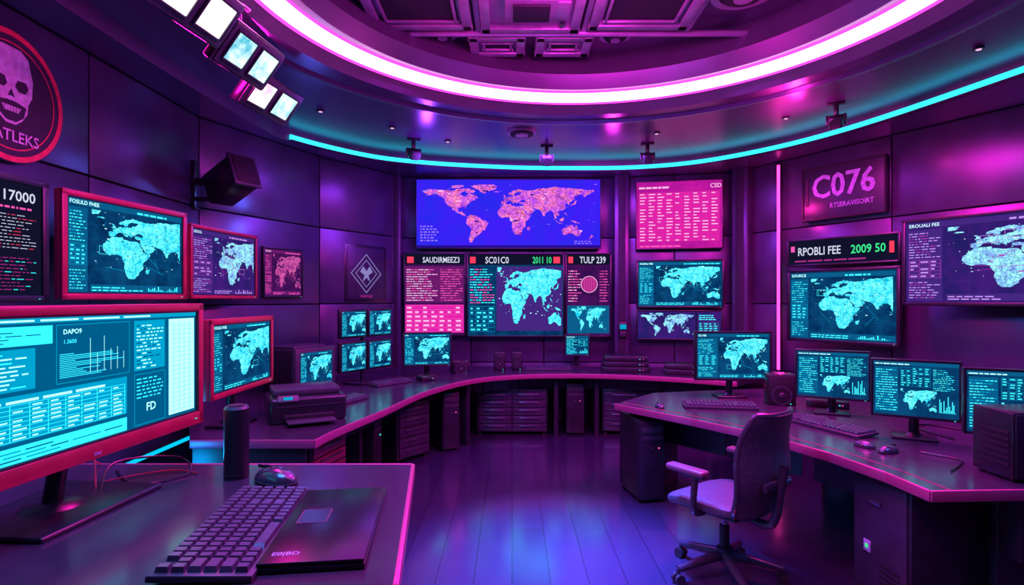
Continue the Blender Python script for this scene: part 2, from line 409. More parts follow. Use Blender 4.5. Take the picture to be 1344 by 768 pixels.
def rotp(PL, PR): return atan2(PR[1]-PL[1], PR[0]-PL[0])
def monitor(name, PL, PR, z0, z1, ui, frame='black_plastic', bz=.022, seed=1, stand=None, wall=None, chin=0., thick=.045, basew=.24, foot=None, parts=None):
    w = sqrt((PR[0]-PL[0])**2+(PR[1]-PL[1])**2); h = z1-z0; b = MB()
    b.box((0, thick*.5+.004, 0), (w, thick, h), frame, .008)
    b.box((0, thick+.02, 0), (w*.7, .05, h*.6), 'black_matte', .015)
    d = .014
    b.box((0, -d/2+.004, h/2-bz/2), (w, d, bz), frame, .004); b.box((0, -d/2+.004, -h/2+(bz+chin)/2), (w, d, bz+chin), frame, .004)
    b.box((-w/2+bz/2, -d/2+.004, 0), (bz, d, h-.002), frame, .004); b.box((w/2-bz/2, -d/2+.004, 0), (bz, d, h-.002), frame, .004)
    if frame == 'red_frame':
        t = .006
        for sg in (-1, 1): b.box((sg*(w/2-bz-t/2), -.001, chin/2), (t, .010, h-2*bz-chin), 'black_matte')
        b.box((0, -.001, h/2-bz-t/2), (w-2*bz, .010, t), 'black_matte'); b.box((0, -.001, -h/2+bz+chin+t/2), (w-2*bz, .010, t), 'black_matte')
    S = Scr(b, -w/2+bz, -h/2+bz+chin, w/2-bz, h/2-bz, .003, seed); ui(S)
    if chin > 0: b.text('EMC', 0.04, -h/2+.012, chin*.5, 'sign_letter', -d+.002, align='C')
    b.box((w/2-bz-.02, -d+.003, -h/2+(bz+chin)/2), (.008, .002, .003), 'c_hi')
    cz = (z0+z1)/2
    if stand is not None:
        zb = stand-cz
        fx, fy = foot if foot else (0, .09)
        b.cyl((fx, fy+.02, zb+.012), (fx*.6, thick+.03, -.02), .03, 'black_plastic', .024)
        b.box((0, thick+.03, 0), (.12, .05, .12), 'black_plastic', .01)
        b.box((fx, fy, zb+.0085), (basew, basew*.75, .017), 'black_plastic', .008, seg=3)
        b.cyl((fx, fy+.02, zb+.017), (fx, fy+.02, zb+.032), basew*.2, 'black_plastic', basew*.14)
    if wall:
        b.box((0, thick+wall/2, 0), (.10, wall, .08), 'dark_metal', .006)
        b.box((0, thick+wall-.012, 0), (.22, .02, .22), 'dark_metal', .004)
        b.box((0, thick+.035, 0), (.26, .03, .2), 'dark_metal', .004)
    return b.obj(name, ((PL[0]+PR[0])/2, (PL[1]+PR[1])/2, cz), rotp(PL, PR))

# ------------------------------------------------------------------ ROOM
WP = [(-2.75, -1.5), (-2.75, 5.0), (-2.16, 6.39), (-1.53, 7.32), (-1.50, 7.5), (1.38, 7.5), (2.82, 7.2), (3.12, 6.62), (4.3, 4.5), (4.9, 3.2), (4.9, -1.5)]
ZE = 3.22; ZC = 3.34
def wall(name, pts, rows=(0, .78, 1.56, 2.42, 3.22), pw=1.2):
    b = MB()
    for a, c in zip(pts[:-1], pts[1:]):
        L = sqrt((c[0]-a[0])**2+(c[1]-a[1])**2); ang = atan2(c[1]-a[1], c[0]-a[0])
        b.M = Matrix.Translation((a[0], a[1], 0)) @ Matrix.Rotation(ang, 4, 'Z')
        b.box((L/2, .09, 1.9), (L+.06, .10, 3.8), 'wall_back_paint')
        n = max(1, round(L/pw))
        for i in range(n):
            for z0, z1 in zip(rows[:-1], rows[1:]):
                b.box(((i+.5)*L/n, .02, (z0+z1)/2), (L/n-.012, .04, z1-z0-.012), 'wall_panel', .006)
    b.M = Matrix.Identity(4)
    return b.obj(name)
wall('wall_left', WP[0:4]); wall('wall_back', WP[3:7], pw=.96); wall('wall_right', WP[6:11]); wall('wall_front', [WP[10], WP[0]])
b = MB(); b.box((1.05, 3.0, -.05), (8.3, 9.6, .1), 'floor_vinyl'); b.obj('floor')

C0 = (.52, 3.15)
def ray(poly, t):
    dx, dy = cos(t), sin(t); best = 0
    for i in range(len(poly)):
        a = poly[i]; c = poly[(i+1) % len(poly)]
        ex, ey = c[0]-a[0], c[1]-a[1]; den = dx*ey-dy*ex
        if abs(den) < 1e-9: continue
        ax, ay = a[0]-C0[0], a[1]-C0[1]
        s_ = (ax*ey-ay*ex)/den; u = (ax*dy-ay*dx)/den
        if -1e-6 <= u <= 1+1e-6 and s_ > 0: best = max(best, s_)
    return (C0[0]+dx*best, C0[1]+dy*best)
loop_c = [(-2.3, -1), (-2.42, 1), (-2.45, 3.6), (-2.36, 5.2), (-2.26, 5.78), (-1.68, 6.53), (-1.03, 6.89), (-.2, 7.1), (.5, 7.17), (1.56, 7.12), (2.41, 6.71), (3.17, 5.70), (3.68, 4.09), (4.1, 2), (4.1, -.6), (3.4, -1.25), (-1.7, -1.25)]
def catm(P, k=8, closed=True):
    Q = []; n = len(P)
    for i in range(n if closed else n-1):
        g = (lambda j: P[j % n]) if closed else (lambda j: P[min(max(j, 0), n-1)])
        a, b_, c, d = [Vector((*g(j), 0)) for j in (i-1, i, i+1, i+2)]
        for q in range(k):
            t = q/k; r = .5*((2*b_)+(c-a)*t+(2*a-5*b_+4*c-d)*t*t+(3*b_-a-3*c+d)*t**3); Q.append((r.x, r.y))
    if not closed: Q.append(P[-1])
    return Q
LOOP = catm(loop_c)
N = 240; TH = [2*pi*i/N for i in range(N)]
outer = [ray(WP, t) for t in TH]; inner = [ray(LOOP, t) for t in TH]
def ringpts(r, z): return [(C0[0]+r*cos(t), C0[1]+r*sin(t), z) for t in TH]
def loft(b, rows, mats):
    for k in range(len(rows)-1):
        A, B = rows[k], rows[k+1]
        b.add(list(A)+list(B), [(i, (i+1) % N, N+(i+1) % N, N+i) for i in range(N)], mats[k])
b = MB()
o3 = [(p[0], p[1], ZE) for p in outer]; i3 = [(p[0], p[1], ZE) for p in inner]; i4 = [(p[0], p[1], ZC) for p in inner]
loft(b, [o3, i3, i4, ringpts(2.40, ZC), ringpts(2.38, ZC-.035), ringpts(2.33, ZC-.04), ringpts(2.30, ZC-.015), ringpts(2.12, ZC-.02), ringpts(2.07, ZC+.06)],
     ['ceiling_paint', 'ceiling_dark', 'ceiling_paint', 'ceiling_paint', 'ceiling_paint', 'ceiling_paint', 'ceiling_paint', 'ceiling_dark'])
loft(b, [ringpts(1.93, ZC+.13), ringpts(1.86, ZC+.12), ringpts(1.82, ZC+.24), ringpts(1.86, 3.78)], ['ceiling_paint', 'ceiling_paint', 'ceiling_dark'])
b.add(ringpts(1.86, 3.78), [tuple(range(N))], 'ceiling_dark')
b.box((1.05, 3.0, 4.0), (8.3, 9.6, .08), 'wall_back_paint')
b.obj('ceiling')
b = MB()
loft(b, [ringpts(2.07, ZC+.06), ringpts(2.045, ZC+.07), ringpts(1.95, ZC+.12), ringpts(1.93, ZC+.13)], ['ring_edge', 'ring_core', 'ring_edge'])
b.obj('ceiling_ring_light')
b = MB(); pts = [p for p in LOOP]
for i in range(len(pts)):
    a, c = pts[i], pts[(i+1) % len(pts)]
    if a[0] < -2.27 or (a[1] < -1.1): continue
    L = sqrt((c[0]-a[0])**2+(c[1]-a[1])**2); ang = atan2(c[1]-a[1], c[0]-a[0])
    b.M = Matrix.Translation((a[0], a[1], 0)) @ Matrix.Rotation(ang, 4, 'Z')
    b.box((L/2, -.014, ZE+.040), (L+.006, .024, .050), 'cyan_led')
    b.box((L/2, -.018, ZE+.008), (L+.006, .034, .014), 'dark_metal')
b.M = Matrix.Identity(4); b.obj('cyan_led_strip')
def vent(cx, cy, w, d, kind=0):
    b = MB(); z = 3.78
    b.box((0, 0, -.03), (w, d, .06), 'hvac_metal', .01)
    for sx in (-1, 1): b.box((sx*(w/2-.04), 0, -.075), (.07, d, .05), 'hvac_metal', .006)
    for sy in (-1, 1): b.box((0, sy*(d/2-.04), -.075), (w, .07, .05), 'hvac_metal', .006)
    if kind == 0:
        b.box((0, 0, -.065), (w-.2, d-.2, .012), 'hvac_dark')
        for sx in (-1, 1): b.box((sx*(w/2-.12), 0, -.085), (.02, d-.2, .02), 'hvac_metal', .003)
        for sy in (-1, 1): b.box((0, sy*(d/2-.12), -.085), (w-.2, .02, .02), 'hvac_metal', .003)
    else:
        b.box((0, 0, -.07), (w*.5, d*.5, .05), 'hvac_metal', .01); b.box((0, 0, -.1), (w*.35, d*.35, .03), 'hvac_dark', .005)
        b.box((w*.3, 0, -.085), (.1, d*.4, .02), 'hvac_metal', .003)
        b.cyl((w*.32, d*.3, -.06), (w*.32, d*.3, -.1), .02, 'chrome_dark')
    b.obj('ceiling_air_vent', (cx, cy, z))
for cx, cy, k in [(-.68, 4.05, 0), (.14, 4.10, 1), (.96, 4.05, 0), (-.6, 3.3, 1), (.2, 3.3, 0), (1.0, 3.3, 1), (-.25, 2.4, 0), (.75, 2.4, 0)]:
    vent(cx, cy, .76, .66, k)
for cx in (-.12, .42): vent(cx, 4.68, .46, .36, 0)
for cx, cy, r in [(-.56, 4.58, .13), (.84, 4.62, .13), (1.62, 3.98, .22), (-1.05, 3.62, .1)]:
    b = MB(); b.cyl((0, 0, 0), (0, 0, -.03), r, 'hvac_metal', seg=32); b.cyl((0, 0, -.03), (0, 0, -.055), r*.75, 'hvac_dark', r*.6, 28); b.cyl((0, 0, -.055), (0, 0, -.07), r*.3, 'hvac_metal', seg=20)
    b.obj('ceiling_speaker', (cx, cy, 3.78))
b = MB()
for y in (3.68, 4.46, 2.85): b.cyl((-1.3, y, 3.70), (2.3, y, 3.70), .025, 'hvac_metal', seg=12)
for x in (-.26, .56, 1.36): b.box((x, 3.2, 3.73), (.04, 2.6, .06), 'hvac_metal', .006)
b.obj('ceiling_conduit')
b = MB(); r = .15; b.cyl((0, 0, 0), (0, 0, -.02), r, 'hvac_metal', seg=36); b.cyl((0, 0, -.02), (0, 0, -.035), r*.8, 'hvac_dark', seg=30); b.cyl((0, 0, -.035), (0, 0, -.045), r*.45, 'hvac_metal', seg=24)
b.obj('smoke_detector', (.1, 5.86, ZC))
for cx, cy in [(-2.0, 3.5), (-1.2, 5.7), (-.7, 6.2), (1.5, 5.9), (2.6, 5.4), (3.2, 3.9), (-1.75, 5.2)]:
    b = MB(); b.cyl((0, 0, 0), (0, 0, -.012), .035, 'dark_metal', seg=20); b.cyl((0, 0, -.012), (0, 0, -.014), .018, 'p_wh', seg=16)
    b.obj('ceiling_downlight', (cx, cy, ZC))
def trim(name, x, y, w, d, rz=0, z0=0, z1=3.22, mat='wall_panel'):
    b = MB(); b.box((0, 0, (z0+z1)/2), (w, d, z1-z0), mat, .01); b.box((0, -d/2-.004, (z0+z1)/2), (w*.5, .01, z1-z0-.04), 'wall_back_paint', .003); b.obj(name, (x, y, 0), rz)
trim('trim_1', -1.50, 7.42, .12, .16); trim('trim_2', 1.42, 7.40, .18, .16, -.1); trim('trim_3', 2.86, 7.02, .2, .2, radians(-50))
b = MB(); b.box((0, 0, 1.98), (.05, .03, 2.4), 'dark_metal', .004); b.box((0, -.02, 1.98), (.030, .018, 2.36), 'pink_led', .004)
b.obj('vertical_led_tube', (3.09, 6.57, 0), radians(-60))
b = MB(); b.box((0, 0, .45), (.03, 4.0, .05), 'dark_metal', .004); b.box((.017, 0, .45), (.012, 3.96, .028), 'cyan_led_dim'); b.obj('wall_led_strip', (-2.73, 2.9, 0))

# ------------------------------------------------------------------ LEFT WALL
def ui_A(S): ui_map(S, AF, 'c', 'FOSULD FHEE', .16)
def ui_B(S): ui_map(S, AF, 'v', 'GEOUL', .3)
monitor('wall_monitor', (-2.53, 3.19), (-2.39, 4.17), 1.615, 2.245, ui_A, 'red_frame', .035, 3, wall=.17)
monitor('wall_monitor', (-2.47, 4.36), (-2.37, 5.28), 1.62, 2.2, ui_B, 'red_frame', .028, 4, wall=.19)
monitor('wall_monitor', (-2.46, 5.62), (-2.25, 6.12), 1.63, 2.14, lambda S: ui_map(S, AS, 'p', 'ZONE', .2), 'black_plastic', .02, 5, wall=.02, thick=.03)
def ui_D(S):
    S.q(0, 0, 1, 1, 'k_bg', 0); S.txt('17000', .785, .84, .09, 'white_txt', 3, .18); S.lines(.76, .77, .97, .81, 1, 'p_hi')
    S.lines(.05, .1, .7, .9, 14, 'c_lo', 'p_lo'); S.lines(.76, .42, .97, .74, 11, 'white_txt', 'red_txt', fill=.18); S.lines(.76, .05, .97, .36, 10, 'p_lo', 'c_hi', fill=.2)
monitor('wall_monitor', (-2.56, 1.95), (-2.44, 2.99), 1.60, 2.23, ui_D, 'black_plastic', .035, 6, wall=.18)

b = MB()
b.cyl((0, 0, 0), (0, .02, 0), .36, 'emblem_dark', seg=56)
b.disc(0, 0, .325, .355, -.002, 'emblem_red', 60); b.disc(0, 0, .285, .292, -.002, 'emblem_red', 60)
sk = [(-.11, .23), (-.14, .12), (-.135, .03), (-.11, -.02), (-.105, -.07), (-.07, -.12), (-.03, -.15), (.03, -.15), (.07, -.12), (.105, -.07), (.11, -.02), (.135, .03), (.14, .12), (.11, .23), (.06, .265), (-.06, .265)]
b.flat(sk, -.003, 'emblem_white')
for sx in (-1, 1): b.flat([(sx*.025, .06), (sx*.04, .095), (sx*.09, .10), (sx*.11, .07), (sx*.09, .035), (sx*.045, .035)], -.005, 'emblem_dark')
b.flat([(0, .04), (-.022, -.005), (0, -.0), (.022, -.005)], -.005, 'emblem_dark')
b.flat([(-.095, -.04), (-.03, -.025), (.03, -.025), (.095, -.04), (.08, -.10), (.03, -.135), (-.03, -.135), (-.08, -.10)], -.0045, 'emblem_dark')
b.flat([(-.06, -.055), (.06, -.055), (.045, -.085), (-.045, -.085)], -.006, 'emblem_white')
for k in range(6): b.quad(-.045+k*.018, -.085, -.045+k*.018+.003, -.055, -.007, 'emblem_dark')
b.text('MATLEKS', 0, -.245, .06, 'emblem_white', -.006, .42, 'C')
b.obj('skull_emblem_sign', (-2.715, 3.08, 2.72), radians(90))

b = MB()
b.box((0, 0, 0), (.03, .09, .42), 'black_plastic', .008)
b.box((.06, 0, .03), (.12, .05, .06), 'black_plastic', .01); b.box((.06, 0, -.12), (.12, .04, .04), 'black_plastic', .01)
R = Matrix.Rotation(radians(-28), 3, 'Z') @ Matrix.Rotation(radians(-22), 3, 'Y')
b.box((.33, -.06, .02), (.40, .24, .27), 'black_plastic', .03, R=R, seg=3)
ctr = Vector((.33, -.06, .02)); fx = R @ Vector((1, 0, 0))
b.box(ctr+fx*.195, (.03, .26, .29), 'grey_plastic', .01, R=R)
b.box(ctr+fx*.212, (.012, .21, .24), 'black_matte', .004, R=R)
b.obj('wall_speaker', (-2.735, 4.92, 2.60))

def hang(y0, y1, x, z, lm, yaw=82):
    b = MB(); L = y1-y0
    b.M = Matrix.Rotation(radians(38), 4, 'X')
    b.box((0, .03, 0), (L, .06, .27), 'black_plastic', .012)
    b.box((0, -.004, 0), (L-.03, .012, .245), 'grey_plastic', .004)
    for k in (-1, 1):
        b.box((k*L*.225, -.012, 0), (L*.34, .008, .165), lm[0 if k < 0 else 1], .002)
        for s_ in (-1, 1):
            b.box((k*L*.225, -.016, s_*.09), (L*.38, .014, .012), 'dark_metal', .002); b.box((k*L*.225+s_*L*.18, -.016, 0), (.012, .014, .18), 'dark_metal', .002)
    b.box((0, .08, .0), (L*.5, .06, .06), 'dark_metal', .008)
    b.M = Matrix.Identity(4)
    b.cyl((0, .07, .05), (0, .07, ZC-z), .012, 'dark_metal'); b.box((0, .07, ZC-z-.008), (.1, .08, .016), 'dark_metal', .003)
    b.obj('hanging_lamp_panel', (x, (y0+y1)/2, z), radians(yaw))
hang(2.45, 2.98, -1.50, 3.03, ('lamp_white', 'lamp_pink'))
hang(3.08, 3.58, -1.53, 3.03, ('lamp_teal', 'lamp_teal'))
hang(3.74, 4.32, -1.70, 3.03, ('lamp_pink', 'lamp_teal'), 80)

b = MB(); b.box((0, .015, 0), (.66, .03, .70), 'black_plastic', .01); b.box((0, -.003, 0), (.58, .006, .62), 'sign_plate', .003)
for r, t in ((.24, .010), (.17, .008)):
    P = [(0, r), (r, 0), (0, -r), (-r, 0)]
    for i in range(4):
        a, c = P[i], P[(i+1) % 4]; k = (r-t*1.5)/r
        b.add([(a[0], -.008, a[1]), (c[0], -.008, c[1]), (c[0]*k, -.008, c[1]*k), (a[0]*k, -.008, a[1]*k)], [(0, 1, 2, 3)], 'logo_glow')
b.flat([(-.1, .02), (-.05, .09), (0, .03), (.05, .09), (.1, .02), (.03, -.02), (.06, -.1), (0, -.05), (-.06, -.1), (-.03, -.02)], -.009, 'logo_glow')
b.text('VANTAGE', 0, -.29, .03, 'p_lo', -.009, align='C')
fr_ = rotp((-2.16, 6.39), (-1.53, 7.32))
b.obj('framed_logo_plaque', (-1.81+.035*sin(fr_), 6.96-.035*cos(fr_), 1.925), fr_)

# ------------------------------------------------------------------ BACK WALL SCREENS
def screen_panel(name, PL, PR, z0, z1, ui, bz=.02, seed=1, frame='black_plastic', depth=.06):
    w = sqrt((PR[0]-PL[0])**2+(PR[1]-PL[1])**2); h = z1-z0; b = MB()
    b.box((0, depth/2+.004, 0), (w, depth, h), frame, .006)
    for sg in (-1, 1):
        b.box((0, -.002, sg*(h/2-bz/2)), (w, .014, bz), frame, .003); b.box((sg*(w/2-bz/2), -.002, 0), (bz, .014, h), frame, .003)
    ui(Scr(b, -w/2+bz, -h/2+bz, w/2-bz, h/2-bz, .003, seed))
    return b.obj(name, ((PL[0]+PR[0])/2, (PL[1]+PR[1])/2, (z0+z1)/2), rotp(PL, PR))
def ui_world(S):
    S.q(0, 0, 1, 1, 'w_bg', 0); S.q(0, .0, 1, .04, 'w_top', 1)
    S.map(.03, .06, .97, .93, (-170, 180, -56, 82), 'w_map', 2, 'w_hi', 40, hot=['p_wh', 'w_top', 'p_lo', 'w_hi'])
    S.lines(.02, .1, .12, .35, 6, 'w_hi'); S.lines(.86, .06, .97, .12, 2, 'w_hi')
screen_panel('world_map_screen', (-1.25, 7.38), (1.155, 7.38), 2.265, 3.175, ui_world, .012, 11, depth=.1)
def ui_v1(S):
    S.q(0, 0, 1, 1, 'p_bg', 0); S.q(0, .87, 1, 1, 'k_bg'); S.q(.04, .89, .15, .97, 'red_txt', 2); S.txt('SAUDIRMEEZ3', .3, .895, .07, 'white_txt', 3, .62)
    S.q(.01, .4, .99, .85, 'p_pan'); S.lines(.03, .42, .55, .83, 14, 'p_wh', 'p_hi', fill=.35); S.lines(.6, .42, .97, .83, 14, 'p_hi', 'p_lo', fill=.35)
    S.q(.01, .02, .99, .37, 'm_pan'); S.table(.02, .03, .98, .36, 6, 7, 'p_wh', 'p_hi')
def ui_v2(S):
    S.q(0, 0, 1, 1, 'c_bg', 0); S.q(0, .87, 1, 1, 'k_bg'); S.q(.02, .89, .08, .97, 'red_txt', 2); S.txt('SC01C0', .18, .89, .08, 'white_txt', 3, .25)
    S.txt('2011 10', .68, .89, .08, 'green_txt', 3, .2); S.q(.9, .89, .97, .97, 'red_txt', 2)
    S.lines(.02, .4, .28, .84, 14, 'c_hi', 'p_hi', fill=.35); S.table(.02, .05, .28, .36, 6, 4, 'c_hi', 'c_lo')
    S.q(.3, .06, .99, .85, 'v_pan'); S.map(.31, .08, .98, .84, AS, 'c_map', 2, 'c_wh', 50, hot=['v_pan', 'c_wh', 'p_lo', 'c_pan'])
def ui_v3(S):
    S.q(0, 0, 1, 1, 'p_bg', 0); S.q(0, .87, 1, 1, 'k_bg'); S.txt('TULP 239', .3, .89, .08, 'white_txt', 3, .6)
    S.q(.04, .89, .15, .97, 'red_txt', 2); S.lines(.04, .42, .35, .82, 12, 'p_hi', 'p_wh', fill=.35)
    S.q(.02, .03, .98, .37, 'c_pan'); S.map(.1, .05, .9, .36, (-170, 180, -56, 82), 'c_map', 2)
    b = S.b; b.disc(S.X(.52), S.Z(.63), .0, .10, S.y-.003, 'p_lo', 30); b.disc(S.X(.52), S.Z(.63), .10, .108, S.y-.004, 'p_wh', 30)
    for k in (-.06, -.03, 0, .03, .06): b.quad(S.X(.52)+k-.002, S.Z(.63)-.08, S.X(.52)+k+.002, S.Z(.63)+.08, S.y-.004, 'p_hi')
    S.lines(.76, .42, .97, .82, 12, 'p_hi', 'p_lo', fill=.35)
screen_panel('video_wall_screen', (-1.41, 7.38), (-.60, 7.38), 1.14, 2.215, ui_v1, .018, 12, depth=.1)
screen_panel('video_wall_screen', (-.59, 7.38), (.68, 7.38), 1.12, 2.215, ui_v2, .02, 13, depth=.1)
screen_panel('video_wall_screen', (.69, 7.38), (1.29, 7.38), 1.12, 2.215, ui_v3, .018, 14, depth=.1)
fa = Vector((1.38, 7.5)); fb = Vector((2.82, 7.2)); fd = (fb-fa).normalized(); fn = Vector((fd.y, -fd.x))
def fpt(t, off): p = fa+fd*t+fn*off; return (p.x, p.y)
def ui_pink(S):
    S.q(0, 0, 1, 1, 'm_bg', 0); S.lines(.03, .9, .5, .96, 1, 'p_wh'); S.txt('CSD', .86, .89, .06, 'p_wh', 3); S.q(.03, .1, .97, .84, 'm_pan')
    S.table(.03, .1, .97, .84, 16, 9, 'p_wh', 'p_lo', fill=.4); S.lines(.04, .02, .6, .07, 1, 'p_hi')
screen_panel('pink_data_screen', fpt(.24, .1), fpt(1.32, .1), 2.25, 3.13, ui_pink, .014, 21, depth=.07)
monitor('wall_monitor', fpt(.25, .11), fpt(1.33, .11), 1.50, 2.12, lambda S: ui_map(S, AS, 'c', 'ROBRLI FEE', .2), 'black_plastic', .025, 22, wall=.06, thick=.04)
def ui_H(S):
    S.q(0, 0, 1, 1, 'v_bg', 0); S.map(.03, .08, .68, .95, (-170, 180, -56, 82), 'v_map', 2); S.q(.7, 0, .715, 1, 'k_bg', 3)
    S.table(.74, .1, .97, .6, 6, 4, 'c_hi', 'c_lo'); S.lines(.74, .7, .97, .92, 3, 'c_hi')
monitor('wall_monitor', fpt(.25, .11), fpt(1.31, .11), 1.09, 1.475, ui_H, 'black_plastic', .02, 23, wall=.06, thick=.04)
b = MB(); b.box((0, 0, 0), (.11, .04, .2), 'black_plastic', .01); b.box((0, -.022, .04), (.08, .006, .06), 'c_lo'); b.box((0, -.022, -.05), (.08, .01, .06), 'grey_plastic', .002); b.obj('wall_intercom', (1.42, 7.29, 1.22))

# ------------------------------------------------------------------ RIGHT WALL
E1, E2 = (3.0, 6.2), (3.64, 5.33)
monitor('wall_monitor', E1, E2, 1.165, 1.93, lambda S: ui_map(S, AF, 'c', 'SOURCE', .2), 'black_plastic', .032, 31, wall=.18)
monitor('wall_monitor', (3.49, 5.09), (4.22, 3.92), 1.56, 2.32, lambda S: ui_map(S, AF, 'v', 'EROUALI FEE', .22), 'black_plastic', .03, 32, wall=.20)
def ui_ban(S):
    S.q(0, 0, 1, 1, 'k_bg', 0); S.q(.02, .55, .06, .8, 'p_hi', 2); S.txt('RPOBLI FEE', .09, .38, .34, 'white_txt', 3, .42); S.txt('2009 50', .6, .36, .34, 'green_txt', 3, .3); S.q(.93, .3, .97, .75, 'red_txt', 3)
    S.lines(.06, .1, .9, .24, 1, 'p_lo')
screen_panel('info_banner_display', E1, E2, 1.965, 2.25, ui_ban, .02, 33, depth=.12)
b = MB(); b.box((0, .02, 0), (.88, .04, .58), 'sign_plate', .008)
for sz in (-1, 1): b.box((0, -.004, sz*.275), (.88, .01, .02), 'black_matte', .003)
for sx in (-1, 1): b.box((sx*.43, -.004, 0), (.02, .01, .56), 'black_matte', .003)
b.text('C076', 0, -.05, .24, 'sign_letter', -.006, .66, 'C'); b.text('C076', .008, -.05, .24, 'sign_letter', -.0062, .66, 'C'); b.text('RTSERAVISOIRT', .10, -.17, .05, 'sign_letter', -.006, .45, 'C'); b.box((-.38, 0, .02), (.03, .01, .3), 'emblem_dark')
p1, p2 = (3.26, 6.32), (3.69, 5.56)
b.obj('wall_sign_plate', ((p1[0]+p2[0])/2-.05, (p1[1]+p2[1])/2-.03, 2.75), rotp((3.12, 6.62), (4.3, 4.5)))

# ------------------------------------------------------------------ CEILING SPOT BRACKETS
def spot(x, y, rz, z=ZC):
    b = MB(); b.box((0, 0, -.01), (.14, .08, .02), 'black_plastic', .004); b.box((0, 0, -.06), (.04, .04, .1), 'black_plastic', .006)
    b.box((0, 0, -.12), (.16, .03, .03), 'black_plastic', .006)
    for sx in (-1, 1): b.box((sx*.07, 0, -.15), (.02, .05, .09), 'black_plastic', .004)
    R = Matrix.Rotation(radians(25), 3, 'X'); b.box((0, -.02, -.17), (.11, .17, .10), 'dark_metal', .02, R=R); b.cyl((0, -.09, -.205), (0, -.115, -.215), .045, 'black_matte')
    b.obj('ceiling_spotlight', (x, y, z), rz)
spot(-1.06, 6.12, .4); spot(.39, 6.4, 0); spot(1.50, 6.3, -.1); spot(2.85, 5.0, -.6)

# ------------------------------------------------------------------ DESKS
ic = catm([(-1.22, 3.5), (-1.17, 3.8), (-1.01, 4.45), (-.81, 5.37), (-.43, 6.15), (.07, 6.50), (.6, 6.58), (1.12, 6.53), (1.75, 6.3), (2.35, 5.95)], 6, False)
poly = [(-1.98, 3.5)]+ic+[(3.02, 6.60), (2.74, 7.12), (1.55, 7.38), (1.3, 7.43), (-1.40, 7.43), (-1.42, 7.28), (-2.08, 6.33), (-2.68, 4.95), (-2.68, 4.7)]
b = MB(); b.prism(poly, .70, .75, 'desk_top', 'desk_body')
for a, c in zip(ic[:-1], ic[1:]):
    L = sqrt((c[0]-a[0])**2+(c[1]-a[1])**2); b.M = Matrix.Translation((a[0], a[1], 0)) @ Matrix.Rotation(atan2(c[1]-a[1], c[0]-a[0]), 4, 'Z')
    b.box((L/2, -.006, .725), (L+.01, .016, .052), 'desk_edge', .004)
    b.box((L/2, .28, .62), (L+.01, .02, .16), 'desk_body')
b.M = Matrix.Identity(4)
b.box((-1.63, 3.54, .35), (.70, .04, .70), 'desk_body', .004); b.box((-1.60, 3.498, .725), (.76, .014, .052), 'desk_edge', .003)
for x, y, rz in [(-1.55, 5.0, 1.3), (-.66, 6.45, .8), (.52, 6.95, 0), (1.0, 6.95, 0), (1.75, 6.8, 0), (2.3, 6.5, -.5)]:
    b.box((x, y, .35), (.05, .5, .70), 'desk_body', .004, R=Matrix.Rotation(rz, 3, 'Z'))
b.obj('curved_console_desk')
rp = [(1.30, 5.25), (.86, 4.71), (1.30, 4.13), (1.62, 3.66), (1.80, 3.2), (1.88, 2.85), (1.90, 2.58), (3.7, 2.66), (4.15, 3.6), (3.9, 4.7), (3.3, 5.6), (2.6, 5.55)]
b = MB(); b.prism(rp, .70, .75, 'desk_top', 'desk_body')
for i in range(1, 7):
    a, c = rp[i], rp[i+1]; L = sqrt((c[0]-a[0])**2+(c[1]-a[1])**2)
    b.M = Matrix.Translation((a[0], a[1], 0)) @ Matrix.Rotation(atan2(c[1]-a[1], c[0]-a[0]), 4, 'Z')
    b.box((L/2, -.006, .725), (L+.012, .016, .052), 'desk_edge', .004)
    if i < 6: b.box((L/2, .09, .7512), (L, .008, .0024), 'p_lo')
    if i >= 1 and i < 6: b.box((L/2, .45, .55), (L, .02, .3), 'desk_body')
b.M = Matrix.Identity(4)
b.box((2.95, 2.72, .35), (1.3, .05, .70), 'desk_body', .004); b.box((1.35, 4.98, .35), (.05, .4, .7), 'desk_body', .004, R=Matrix.Rotation(radians(-38), 3, 'Z'))
b.box((3.2, 5.3, .35), (.6, .05, .70), 'desk_body', .004)
b.obj('curved_workstation_desk')
nd = [(-2.68, 2.40), (-.424, 2.40), (-.29, 1.39), (-.19, .62), (-2.68, .5)]
nd = nd[::-1]
b = MB(); b.prism(nd, .87, .92, 'desk_top', 'desk_body')
for a, c in [((-2.68, 2.40), (-.424, 2.40)), ((-.424, 2.40), (-.29, 1.39)), ((-.29, 1.39), (-.19, .62))]:
    L = sqrt((c[0]-a[0])**2+(c[1]-a[1])**2); b.M = Matrix.Translation((a[0], a[1], 0)) @ Matrix.Rotation(atan2(c[1]-a[1], c[0]-a[0]), 4, 'Z')
    b.box((L/2, .006, .895), (L+.01, .016, .054), 'desk_edge', .004); 
b.M = Matrix.Identity(4)
b.box((-.46, 1.75, .435), (.05, 1.15, .87), 'desk_body', .005, R=Matrix.Rotation(radians(7.6), 3, 'Z')); b.box((-2.5, 1.5, .435), (.05, 1.5, .87), 'desk_body', .005); b.box((-1.5, 2.2, .6), (1.9, .03, .5), 'desk_body', .004)
b.obj('corner_desk')

